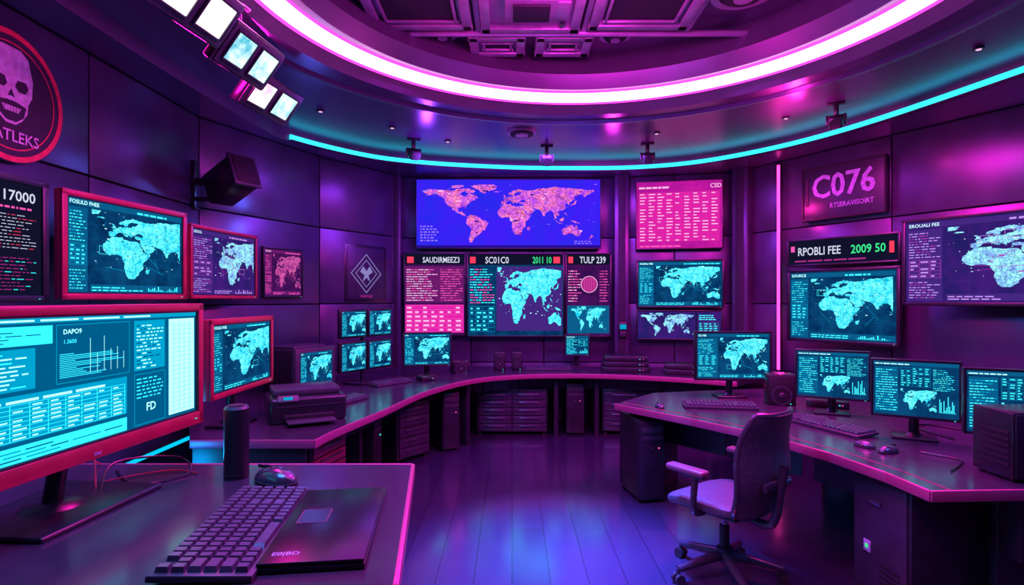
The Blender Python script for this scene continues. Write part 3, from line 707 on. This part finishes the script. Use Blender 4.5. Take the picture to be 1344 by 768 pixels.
# ------------------------------------------------------------------ near monitor
def ui_dash(S):
    S.q(0, 0, 1, 1, 'dash_bg', 0)
    S.q(0, .95, 1, 1, 'dash_mid'); S.lines(.02, .96, .9, .99, 1, 'dash_wh')
    S.q(.06, .80, .40, .93, 'dash_br'); S.lines(.08, .82, .38, .91, 4, 'dash_bg', l=2, fill=.3)
    S.q(.06, .50, .35, .78, 'dash_mid'); S.lines(.07, .52, .34, .77, 9, 'dash_wh', 'dash_br', fill=.35)
    S.q(.41, .50, .67, .93, 'dash_bg', 1); S.fr(.41, .50, .67, .93, 'dash_mid', .002)
    for k in range(14): S.q(.42, .54+k*.013, .42+.2*S.r.random()+.04, .545+k*.013, 'dash_br', 2)
    for k in range(6): S.q(.52+k*.025, .55, .5215+k*.025, .65+S.r.random()*.22, 'dash_wh', 2)
    S.txt('DAPO9', .43, .86, .035, 'dash_wh'); S.txt('1.3600', .43, .79, .03, 'dash_br'); 
    S.q(.06, .16, .66, .47, 'dash_mid'); S.table(.07, .17, .65, .41, 8, 11, 'dash_wh', 'dash_br', fill=.4); S.lines(.07, .42, .6, .46, 1, 'dash_wh')
    S.q(.02, .02, .66, .13, 'dash_br'); S.lines(.03, .04, .64, .12, 3, 'dash_bg', 'dash_mid', l=2, fill=.35)
    S.q(.0, .02, .05, .93, 'dash_mid')
    S.q(.69, .50, .83, .93, 'dash_mid'); S.lines(.70, .52, .82, .91, 13, 'dash_wh', 'dash_bg', fill=.35)
    S.q(.69, .03, .83, .47, 'dash_bg'); S.fr(.69, .03, .83, .47, 'dash_mid', .002); S.lines(.70, .26, .82, .45, 6, 'dash_br', fill=.35); S.txt('FD', .74, .14, .07, 'dash_wh')
    S.q(.85, .04, .985, .93, 'dash_wh'); 
    for k in range(20): S.q(.86, .07+k*.042, .975, .073+k*.042, 'dash_mid', 2)
    for k in range(4): S.q(.875+k*.027, .06, .877+k*.027, .9, 'dash_br', 2)
monitor('desktop_monitor', (-1.41, 1.22), (-1.31, 2.40), 1.10, 1.60, ui_dash, 'red_frame', .03, 41, stand=.92, chin=.022, thick=.05, basew=.5, foot=(.06, .15))
monitor('desktop_monitor', (-1.86, 3.50), (-1.85, 4.39), .985, 1.49, ui_A, 'red_frame', .035, 42, stand=.75, basew=.3)

# ------------------------------------------------------------------ small desk objects
def keyboard(name, x, y, z, w, d, rz, nc=18, mat='key_cap', tilt=3):
    b = MB(); b.M = Matrix.Rotation(radians(tilt), 4, 'X')
    zl = d/2*sin(radians(tilt))
    b.box((0, 0, .010+zl), (w, d, .02), 'grey_plastic', .006)
    nr = 6; mx = w*.02; kw = (w-2*mx)/nc; kd = (d-2*mx)/nr
    for j in range(nr):
        i = 0
        while i < nc:
            span = 1
            if j == 0 and i == 4: span = 6
            elif (i in (0, nc-6)) and j in (1, 2, 3): span = 2
            if j == 5 and i in (1,): i += 1; continue
            cx = -w/2+mx+(i+span/2)*kw; cy = -d/2+mx+(j+.5)*kd
            b.box((cx, cy, .0265+zl), (kw*span-kw*.12, kd*.86, .015), mat, 0, taper=.80)
            i += span
    return b.obj(name, (x, y, z), rz)
keyboard('computer_keyboard', -.80, 1.70, .92, .64, .25, radians(96.7), 20)
keyboard('computer_keyboard', -1.40, 4.80, .75, .42, .16, radians(68))
keyboard('computer_keyboard', -1.24, 5.80, .75, .46, .17, radians(52))
keyboard('computer_keyboard', .44, 6.95, .75, .56, .2, 0, tilt=6)
keyboard('computer_keyboard', 1.66, 4.55, .75, .56, .19, radians(-10))
keyboard('computer_keyboard', 2.12, 3.84, .75, .62, .19, radians(-70))
def mouse(x, y, z, rz, k=1.):
    b = MB(); b.ell((0, 0, .006*k), (.036*k, .062*k, .032*k), 'mouse_shell', 28, 16, 0.0)
    b.ell((0, 0, .005*k), (.0375*k, .0635*k, .008*k), 'black_matte', 28, 8, -.6)
    b.box((0, .026*k, .034*k), (.007*k, .024*k, .012*k), 'black_matte', .003); b.box((0, .035*k, .0335*k), (.0022*k, .05*k, .008*k), 'black_matte')
    b.obj('computer_mouse', (x, y, z), rz)
mouse(-.90, 2.17, .92, radians(65), 1.55); mouse(2.07, 3.34, .75, .5, 1.0); mouse(2.13, 3.22, .75, -1.2, 1.1); mouse(1.18, 4.55, .75, .2, .9)
b = MB(); b.box((0, 0, .009), (.57, .275, .018), 'laptop_shell', .006); b.box((0, 0, .0235), (.565, .27, .010), 'laptop_shell', .005)
b.box((.03, .055, .0288), (.11, .085, .0012), 'black_plastic'); 
for sx in (-1, 1): b.box((.03+sx*.055, .055, .0292), (.0016, .087, .0014), 'desk_edge')
for sy in (-1, 1): b.box((.03, .055+sy*.0425, .0292), (.112, .0016, .0014), 'desk_edge')
b.box((.0, .142, .012), (.4, .01, .014), 'black_matte', .003)
vs, fs, w_ = text_geom('E0|BD'); k = .028
b.add([(-.24+bb*k, .11-a*k, .0292) for a, bb in vs], fs, 'sign_letter')
b.obj('closed_laptop', (-.55, 1.735, .92), radians(97))
b = MB(); b.cyl((0, 0, 0), (0, 0, .27), .046, 'black_plastic', seg=32); b.cyl((0, 0, .27), (0, 0, .28), .046, 'grey_plastic', .04, 32); b.cyl((0, 0, .28), (0, 0, .284), .03, 'black_matte', seg=24); b.cyl((0, 0, .015), (0, 0, .02), .0475, 'dark_metal', seg=32)
b.obj('cylinder_speaker', (-1.08, 2.23, .92))
b = MB(); b.tube([(-1.45, 2.0, .93), (-1.5, 2.15, 1.0), (-1.35, 2.3, .98), (-1.28, 2.25, .927), (-1.4, 2.12, .926), (-1.6, 2.3, .926)], .004, 'black_plastic')
b.tube([(-1.5, 2.05, .926), (-1.62, 2.2, 1.02), (-1.75, 2.3, 1.0), (-1.72, 2.38, .926)], .003, 'red_cable'); b.tube([(-1.6, 2.1, .926), (-1.45, 2.25, .928), (-1.35, 2.3, .926), (-1.25, 2.26, .926)], .003, 'red_cable')
b.obj('desk_cables')
b = MB(); b.box((0, 0, .09), (.52, .40, .18), 'black_plastic', .025, seg=3); b.box((0, .03, .205), (.46, .30, .05), 'grey_plastic', .015); b.box((0, -.2, .05), (.34, .06, .03), 'black_matte', .006)
b.box((0, -.26, .03), (.32, .2, .012), 'grey_plastic', .004); b.box((-.14, -.19, .17), (.14, .03, .05), 'grey_plastic', .006, R=Matrix.Rotation(radians(-30), 3, 'X')); b.box((-.14, -.2035, .178), (.06, .012, .02), 'c_lo')
b.box((0, -.202, .12), (.44, .006, .006), 'chrome_dark')
b.obj('desktop_printer', (-1.52, 4.18, .75), radians(28))
PL, PR = (-1.93, 5.06), (-1.72, 5.50); w = .49; b = MB()
b.box((0, .22, .0), (w, .40, .40), 'black_plastic', .03, seg=3); b.box((0, .01, 0), (w+.01, .05, .42), 'grey_plastic', .012); b.box((0, .5, -.02), (w*.7, .2, .3), 'black_plastic', .05, seg=3)
b.box((0, .2, .21), (w*.8, .28, .03), 'grey_plastic', .01); S = Scr(b, -w/2+.045, -.15, w/2-.045, .17, -.018, 51); ui_map(S, AS, 'c', 'ZX', .2)
for k in range(5): b.box((-w/2-.001, .12+k*.05, 0), (.004, .02, .22), 'black_matte')
b.obj('crt_monitor', ((PL[0]+PR[0])/2, (PL[1]+PR[1])/2, .96), rotp(PL, PR))
PL, PR = (-1.67, 5.52), (-1.31, 6.2); b = MB(); w = .77
for sx in (-1, 1):
    for sz, zc, hh in ((1, .17, .29), (-1, -.16, .31)):
        cx = sx*w*.255; b.box((cx, .02, zc), (w*.49, .035, hh), 'black_plastic', .008)
        S = Scr(b, cx-w*.245+.02, zc-hh/2+.02, cx+w*.245-.02, zc+hh/2-.02, -.0, 60+sx+3*sz); b.box((cx, -.0, zc), (w*.47, .006, hh-.02), 'black_plastic', .003)
        S.y = -.0045; ui_map(S, AS, 'c', 'Q', .22)
b.cyl((0, .07, -.43), (0, .07, .28), .02, 'dark_metal'); b.box((0, .06, .17), (.5, .03, .04), 'dark_metal', .004); b.box((0, .06, -.16), (.5, .03, .04), 'dark_metal', .004)
b.box((0, .05, -.4385), (.34, .26, .018), 'black_plastic', .008)
b.obj('quad_monitor_stand', ((PL[0]+PR[0])/2, (PL[1]+PR[1])/2, 1.1985), rotp(PL, PR))
mm = lambda t, l=.22: (lambda S: ui_map(S, AS, 'c', t, l))
monitor('desktop_monitor', (-1.21, 6.30), (-.68, 6.42), .865, 1.245, mm('RTE'), 'black_plastic', .018, 71, stand=.75, basew=.22)
monitor('desktop_monitor', (.66, 7.14), (.98, 7.14), .90, 1.17, lambda S: ui_text(S), 'black_plastic', .015, 72, stand=.75, basew=.16, foot=(0, .1))
monitor('desktop_monitor', (1.60, 4.98), (2.265, 4.96), .905, 1.335, mm('GLOBE', .3), 'black_plastic', .018, 73, stand=.75, basew=.26)
monitor('desktop_monitor', (2.17, 4.36), (2.60, 4.12), .87, 1.235, lambda S: ui_code(S), 'black_plastic', .015, 74, stand=.75, basew=.24)
monitor('desktop_monitor', (2.27, 3.60), (2.66, 3.36), .885, 1.245, lambda S: ui_code(S), 'black_plastic', .015, 75, stand=.75, basew=.24)
monitor('desktop_monitor', (2.53, 3.19), (2.98, 2.98), .865, 1.235, lambda S: ui_code(S), 'black_plastic', .015, 76, stand=.75, basew=.24)
def speaker(x, y, z, w, d, h, rz, n=2):
    b = MB(); b.box((0, 0, h/2), (w, d, h), 'black_plastic', .012); b.box((0, -d/2-.003, h/2), (w*.9, .008, h*.93), 'black_matte', .004)
    r = w*.36
    b.cyl((0, -d/2-.004, h*.33), (0, -d/2-.016, h*.33), r, 'grey_plastic', seg=28); b.cyl((0, -d/2-.0165, h*.33), (0, -d/2-.012, h*.33), r*.8, 'black_matte', r*.5, 28); b.ell((0, -d/2-.015, h*.33), (r*.3, .01, r*.3), 'grey_plastic')
    if n > 1: b.cyl((0, -d/2-.004, h*.74), (0, -d/2-.012, h*.74), r*.5, 'grey_plastic', seg=24); b.ell((0, -d/2-.012, h*.74), (r*.25, .008, r*.25), 'black_plastic')
    b.box((w*.3, -d/2-.008, h*.06), (.01, .004, .006), 'c_hi')
    b.obj('desktop_speaker', (x, y, z), rz)
speaker(-.15, 6.95, .75, .14, .14, .22, 0); speaker(.06, 6.97, .75, .13, .14, .22, 0)
speaker(2.22, 4.72, .75, .22, .18, .25, radians(-15), 1)
speaker(-.62, 6.72, .75, .2, .16, .14, .3, 1)
b = MB(); b.box((0, 0, .17), (.28, .24, .32), 'black_plastic', .012); b.box((0, -.123, .17), (.26, .008, .30), 'desk_body', .004)
for k in range(6): b.box((-.142, -.02, .08+k*.03), (.004, .16, .012), 'black_matte')
b.cyl((.08, -.126, .28), (.08, -.132, .28), .012, 'chrome_dark')
for sx in (-1, 1):
    for sy in (-1, 1): b.cyl((sx*.11, sy*.09, 0), (sx*.11, sy*.09, .012), .014, 'black_matte')
b.obj('small_pc_case', (2.50, 2.80, .75), 0)
def rackbox(name, x, y, z, w, d, h, rz, n=2):
    b = MB(); hh = h/n
    for k in range(n):
        b.box((0, .01*k, hh*(k+.5)), (w-.03*k, d, hh*.94), 'black_plastic', .006); b.box((0, -d/2-.003, hh*(k+.5)), (w*.9, .008, hh*.7), 'dark_metal', .003)
        for j in range(6): b.box((-w*.38+j*.035, -d/2-.008, hh*(k+.5)), (.018, .004, hh*.3), 'black_matte')
        b.box((w*.35, -d/2-.008, hh*(k+.5)), (.012, .004, .006), 'p_hi'); b.box((w*.28, -d/2-.008, hh*(k+.5)), (.012, .004, .006), 'c_hi')
    for sx in (-1, 1):
        for sy in (-1, 1): b.cyl((sx*w*.42, sy*d*.4, 0), (sx*w*.42, sy*d*.4, .01), .015, 'black_matte')
    b.obj(name, (x, y, z), rz)
rackbox('network_switch_stack', 1.36, 6.86, .75, .56, .34, .19, -.1, 3); rackbox('media_player', 1.98, 6.62, .75, .42, .3, .12, -.25, 2)
rackbox('docking_station', -.92, 6.05, .75, .16, .12, .05, .7, 1); rackbox('docking_station', 2.55, 4.60, .75, .3, .2, .06, -.5, 1); rackbox('docking_station', 3.1, 3.45, .75, .3, .2, .06, -1.1, 1)
b = MB(); b.tube([(2.72, 3.5, .757), (2.7, 3.8, .757), (2.85, 3.9, .757), (3.0, 3.7, .757)], .006, 'black_plastic'); b.tube([(2.3, 3.2, .757), (2.4, 3.05, .757), (2.32, 2.95, .757), (2.2, 2.85, .757)], .004, 'black_plastic'); b.obj('desk_cables')

# ------------------------------------------------------------------ under-desk
def cabinet(x, y, w, d, h, rz, rows, cols, fm='drawer_front'):
    b = MB(); b.box((0, 0, h/2+.02), (w, d, h-.04), 'desk_body', .008)
    for i in range(cols):
        for j in range(rows):
            cw = (w-.04)/cols; rh = (h-.08)/rows; cx = -w/2+.02+(i+.5)*cw; cz = .05+(j+.5)*rh
            b.box((cx, -d/2-.006, cz), (cw-.012, .018, rh-.014), fm, .005); b.box((cx, -d/2-.026, cz+rh*.22), (cw*.6, .014, .012), 'chrome_dark', .004)
            for s_ in (-1, 1): b.box((cx+s_*cw*.27, -d/2-.018, cz+rh*.22), (.01, .016, .01), 'chrome_dark')
    for sx in (-1, 1):
        for sy in (-1, 1): b.box((sx*(w/2-.04), sy*(d/2-.04), .012), (.04, .04, .024), 'black_matte', .003)
    b.obj('drawer_cabinet', (x, y, 0), rz)
cabinet(0.0, 7.0, .84, .5, .54, 0, 5, 2); cabinet(1.36, 6.98, .52, .45, .54, -.12, 4, 1); cabinet(-1.18, 5.85, .44, .5, .58, radians(52), 5, 1)
pbr('drawer_red', (.25, .03, .10), .4, .4, .2, 9)
cabinet(-1.58, 4.20, .5, .5, .62, radians(78), 6, 1, 'drawer_red')
def tower(x, y, w, d, h, rz, led='p_hi'):
    b = MB(); b.box((0, 0, h/2+.015), (w, d, h-.03), 'black_plastic', .012); b.box((0, -d/2-.006, h/2+.01), (w*.94, .02, h*.94), 'desk_body', .008)
    b.box((0, -d/2-.017, h*.88), (w*.8, .006, h*.07), 'grey_plastic', .002); b.box((0, -d/2-.017, h*.78), (w*.8, .006, h*.05), 'grey_plastic', .002)
    for k in range(10): b.box((0, -d/2-.017, h*.12+k*h*.035), (w*.66, .005, h*.014), 'black_matte')
    b.cyl((0, -d/2-.015, h*.66), (0, -d/2-.022, h*.66), .014, 'chrome_dark'); b.box((w*.25, -d/2-.019, h*.66), (.012, .004, .012), led)
    for sy in (-1, 1): b.box((0, sy*d*.38, .008), (w*.9, .04, .016), 'black_matte')
    b.obj('pc_tower', (x, y, 0), rz)
tower(-.76, 6.25, .2, .46, .62, .5); tower(.75, 6.98, .22, .46, .62, 0); tower(1.07, 4.72, .22, .42, .66, radians(10)); tower(-1.45, 5.25, .2, .42, .55, radians(80), 'c_hi')
b = MB(); b.box((0, 0, .35), (.42, .42, .70), 'desk_body', .008); b.box((0, -.214, .35), (.38, .014, .66), 'drawer_front', .006)
b.box((-.03, -.225, .55), (.10, .012, .03), 'chrome_dark', .004); b.box((-.08, -.224, .30), (.05, .008, .06), 'sign_letter', .002); b.box((-.08, -.229, .30), (.02, .003, .02), 'green_txt')
for k in range(5): b.box((.08, -.223, .12+k*.03), (.14, .004, .01), 'black_matte')
b.obj('desk_pedestal', (2.13, 2.98, 0), radians(-86))

# ------------------------------------------------------------------ OFFICE CHAIR
def chair(x, y, rz):
    root = bpy.data.objects.new('office_chair', None); scene.collection.objects.link(root); root.location = (x, y, 0); root.rotation_euler = (0, 0, rz)
    b = MB()
    for k in range(5):
        t = 2*pi*k/5+.3; dx, dy = cos(t), sin(t)
        b.cyl((dx*.03, dy*.03, .13), (dx*.31, dy*.31, .085), .03, 'chair_plastic', .02, 12)
        b.cyl((dx*.31, dy*.31, .09), (dx*.31, dy*.31, .055), .012, 'chair_plastic', seg=10)
        for s_ in (-1, 1):
            cx, cy = dx*.31-dy*s_*.018, dy*.31+dx*s_*.018
            b.cyl((cx-dy*.010, cy+dx*.010, .03), (cx+dy*.010, cy-dx*.010, .03), .03, 'black_matte', seg=18)
    b.cyl((0, 0, .09), (0, 0, .17), .045, 'chair_plastic'); b.obj('star_base', parent=root)
    b = MB(); b.cyl((0, 0, .15), (0, 0, .30), .028, 'black_matte'); b.cyl((0, 0, .28), (0, 0, .42), .018, 'chrome_dark'); b.box((0, 0, .41), (.22, .26, .05), 'chair_plastic', .015); b.cyl((.1, 0, .41), (.25, .04, .40), .008, 'black_matte'); b.obj('gas_lift', parent=root)
    b = MB()
    nu, nv = 40, 12; vs = []; fs = []
    for j in range(nv+1):
        ph = -pi/2+pi*j/nv; cr = abs(cos(ph))**.45; cz = (1 if sin(ph) > 0 else -1)*abs(sin(ph))**.7
        for i in range(nu):
            t = 2*pi*i/nu; ex = (1 if cos(t) > 0 else -1)*abs(cos(t))**.5; ey = (1 if sin(t) > 0 else -1)*abs(sin(t))**.5
            X = .255*ex*cr; Y = .26*ey*cr+.02
            z = .465+.045*cz - (.03*max(0, Y-.12)/.13 if Y > .12 else 0) - .012*(1-(X/.25)**2)*(cz > 0)
            vs.append((X, Y, z))
    for j in range(nv):
        for i in range(nu): fs.append((j*nu+i, j*nu+(i+1) % nu, (j+1)*nu+(i+1) % nu, (j+1)*nu+i))
    b.add(vs, fs, 'chair_fabric'); b.box((0, 0, .425), (.42, .40, .02), 'chair_plastic', .008); b.obj('seat', parent=root)
    def back(u, v, off, scale=1.):
        hw = (.215+.04*sin(pi*min(1, v*1.15)))*(1-max(0, (v-.82)/.18)**2*.22)*(1-max(0, (.12-v)/.12)**2*.2)*scale
        return (u*hw, -.23-.12*v-.025*sin(2*pi*v)+.05*u*u+off, .43+.57*v)
    b = MB(); nu, nv = 14, 20; vs = []; fs = []
    for lay, off in ((0, .018), (1, -.018)):
        for j in range(nv+1):
            for i in range(nu+1): vs.append(back(-1+2*i/nu, j/nv, off))
    W = nu+1; H = (nv+1)*W
    for j in range(nv):
        for i in range(nu):
            a = j*W+i; fs.append((a, a+1, a+W+1, a+W)); fs.append((H+a+W, H+a+W+1, H+a+1, H+a))
    for j in range(nv):
        for i in (0, nu): a = j*W+i; fs.append((a, a+W, H+a+W, H+a))
    for i in range(nu):
        for j in (0, nv): a = j*W+i; fs.append((a, a+1, H+a+1, H+a))
    b.add(vs, fs, 'chair_fabric'); 
    edge = [back(1, v/14, 0) for v in range(15)]; edge2 = [back(-1, v/14, 0) for v in range(15)]
    b.tube(edge+[back(.5, 1, 0), back(-.5, 1, 0)]+edge2[::-1]+[back(-.5, 0, 0), back(.5, 0, 0), back(1, 0, 0)], .017, 'chair_plastic')
    b.obj('backrest', parent=root)
    b = MB(); b.tube([(0, -.05, .41), (0, -.25, .38), (0, -.31, .44), (0, -.335, .58), (0, -.36, .72)], .024, 'chair_plastic', 12); b.box((0, -.32, .62), (.26, .03, .05), 'chair_plastic', .012); b.obj('back_support', parent=root)
    for sx in (-1, 1):
        b = MB(); b.tube([(sx*.14, .0, .42), (sx*.27, .0, .43), (sx*.305, -.01, .50), (sx*.30, -.02, .65)], .019, 'chair_plastic', 10)
        b.box((sx*.295, .04, .665), (.075, .25, .035), 'arm_red', .015, seg=3); b.box((sx*.295, -.01, .645), (.05, .14, .02), 'chair_plastic', .006); b.obj('armrest', parent=root)
chair(1.24, 3.32, radians(36))

# ------------------------------------------------------------------ LIGHTS
def area(name, loc, rot, size, col, power, sy=None, spread=None):
    l = bpy.data.lights.new(name, 'AREA'); l.energy = power; l.color = col; l.size = size
    if sy: l.shape = 'RECTANGLE'; l.size_y = sy
    if spread: l.spread = radians(spread)
    o = bpy.data.objects.new(name, l); scene.collection.objects.link(o); o.location = loc; o.rotation_euler = [radians(a) for a in rot]; return o
def point(name, loc, col, power, r=.1):
    l = bpy.data.lights.new(name, 'POINT'); l.energy = power; l.color = col; l.shadow_soft_size = r
    o = bpy.data.objects.new(name, l); scene.collection.objects.link(o); o.location = loc; return o
area('ring_fill_light', (.52, 3.15, 3.36), (0, 0, 0), 3.2, (.65, .03, .85), 150)  # area lamp added to carry the ring's light down into the room
area('right_magenta_wash', (2.4, 4.3, 3.15), (0, 4, 0), .8, (1, .01, .48), 170)
area('left_blue_wash', (-1.2, 1.6, 3.1), (0, -25, 0), .9, (.05, .25, 1), 70)
area('left_magenta_wash', (-1.7, 3.4, 3.2), (0, -45, 0), .6, (1, .01, .5), 70)
area('near_desk_magenta', (.1, 1.9, 3.2), (0, -12, 0), .4, (1, .02, .35), 26, spread=70)
area('back_purple_wash', (.3, 6.2, 3.2), (12, 0, 0), 2.2, (.35, .05, 1), 95, .5)
area('floor_blue_fill', (.4, 3.5, 3.3), (0, 0, 0), .4, (.03, .12, 1), 110, spread=42)  # lamp added overhead to tint the floor blue, no fixture there
area('right_blue_wash', (3.1, 2.2, 3.1), (0, 15, 0), .6, (.08, .15, 1), 40)
point('recess_glow', (.52, 3.15, 3.45), (.9, .04, .65), 125, .3)
point('ceiling_glow_right', (2.55, 5.1, 3.14), (1, .03, .45), 14, .05)
point('ceiling_glow_right', (2.2, 4.6, 3.10), (1, .03, .5), 9, .05)
point('ceiling_glow_back', (1.1, 6.2, 3.10), (.9, .03, .7), 10, .05)
point('ceiling_glow_left', (-.9, 6.0, 3.08), (.35, .06, 1), 10, .05)
point('left_wall_blue_glow', (-1.95, 5.5, 2.5), (.10, .18, 1), 10, .08)
point('tube_glow', (2.98, 6.3, 2.6), (1, .02, .35), 10, .04)
point('tube_glow', (2.98, 6.3, 1.3), (1, .02, .35), 9, .04)
point('floor_glow_right', (3.4, 3.6, .35), (.05, .2, 1), 10, .1)
point('left_cyan_glow', (-2.35, 3.1, .6), (.0, .40, 1), 20, .1)

w = bpy.data.worlds.new('World'); scene.world = w; w.use_nodes = True
w.node_tree.nodes['Background'].inputs[0].default_value = (.02, .01, .05, 1); w.node_tree.nodes['Background'].inputs[1].default_value = .3

cam = bpy.data.cameras.new('camera'); co = bpy.data.objects.new('camera', cam); scene.collection.objects.link(co)
co.location = (0, 0, 1.62); co.rotation_euler = (radians(90), 0, 0); cam.lens = 20; cam.sensor_width = 36; cam.shift_y = .006; cam.clip_start = .05
scene.camera = co
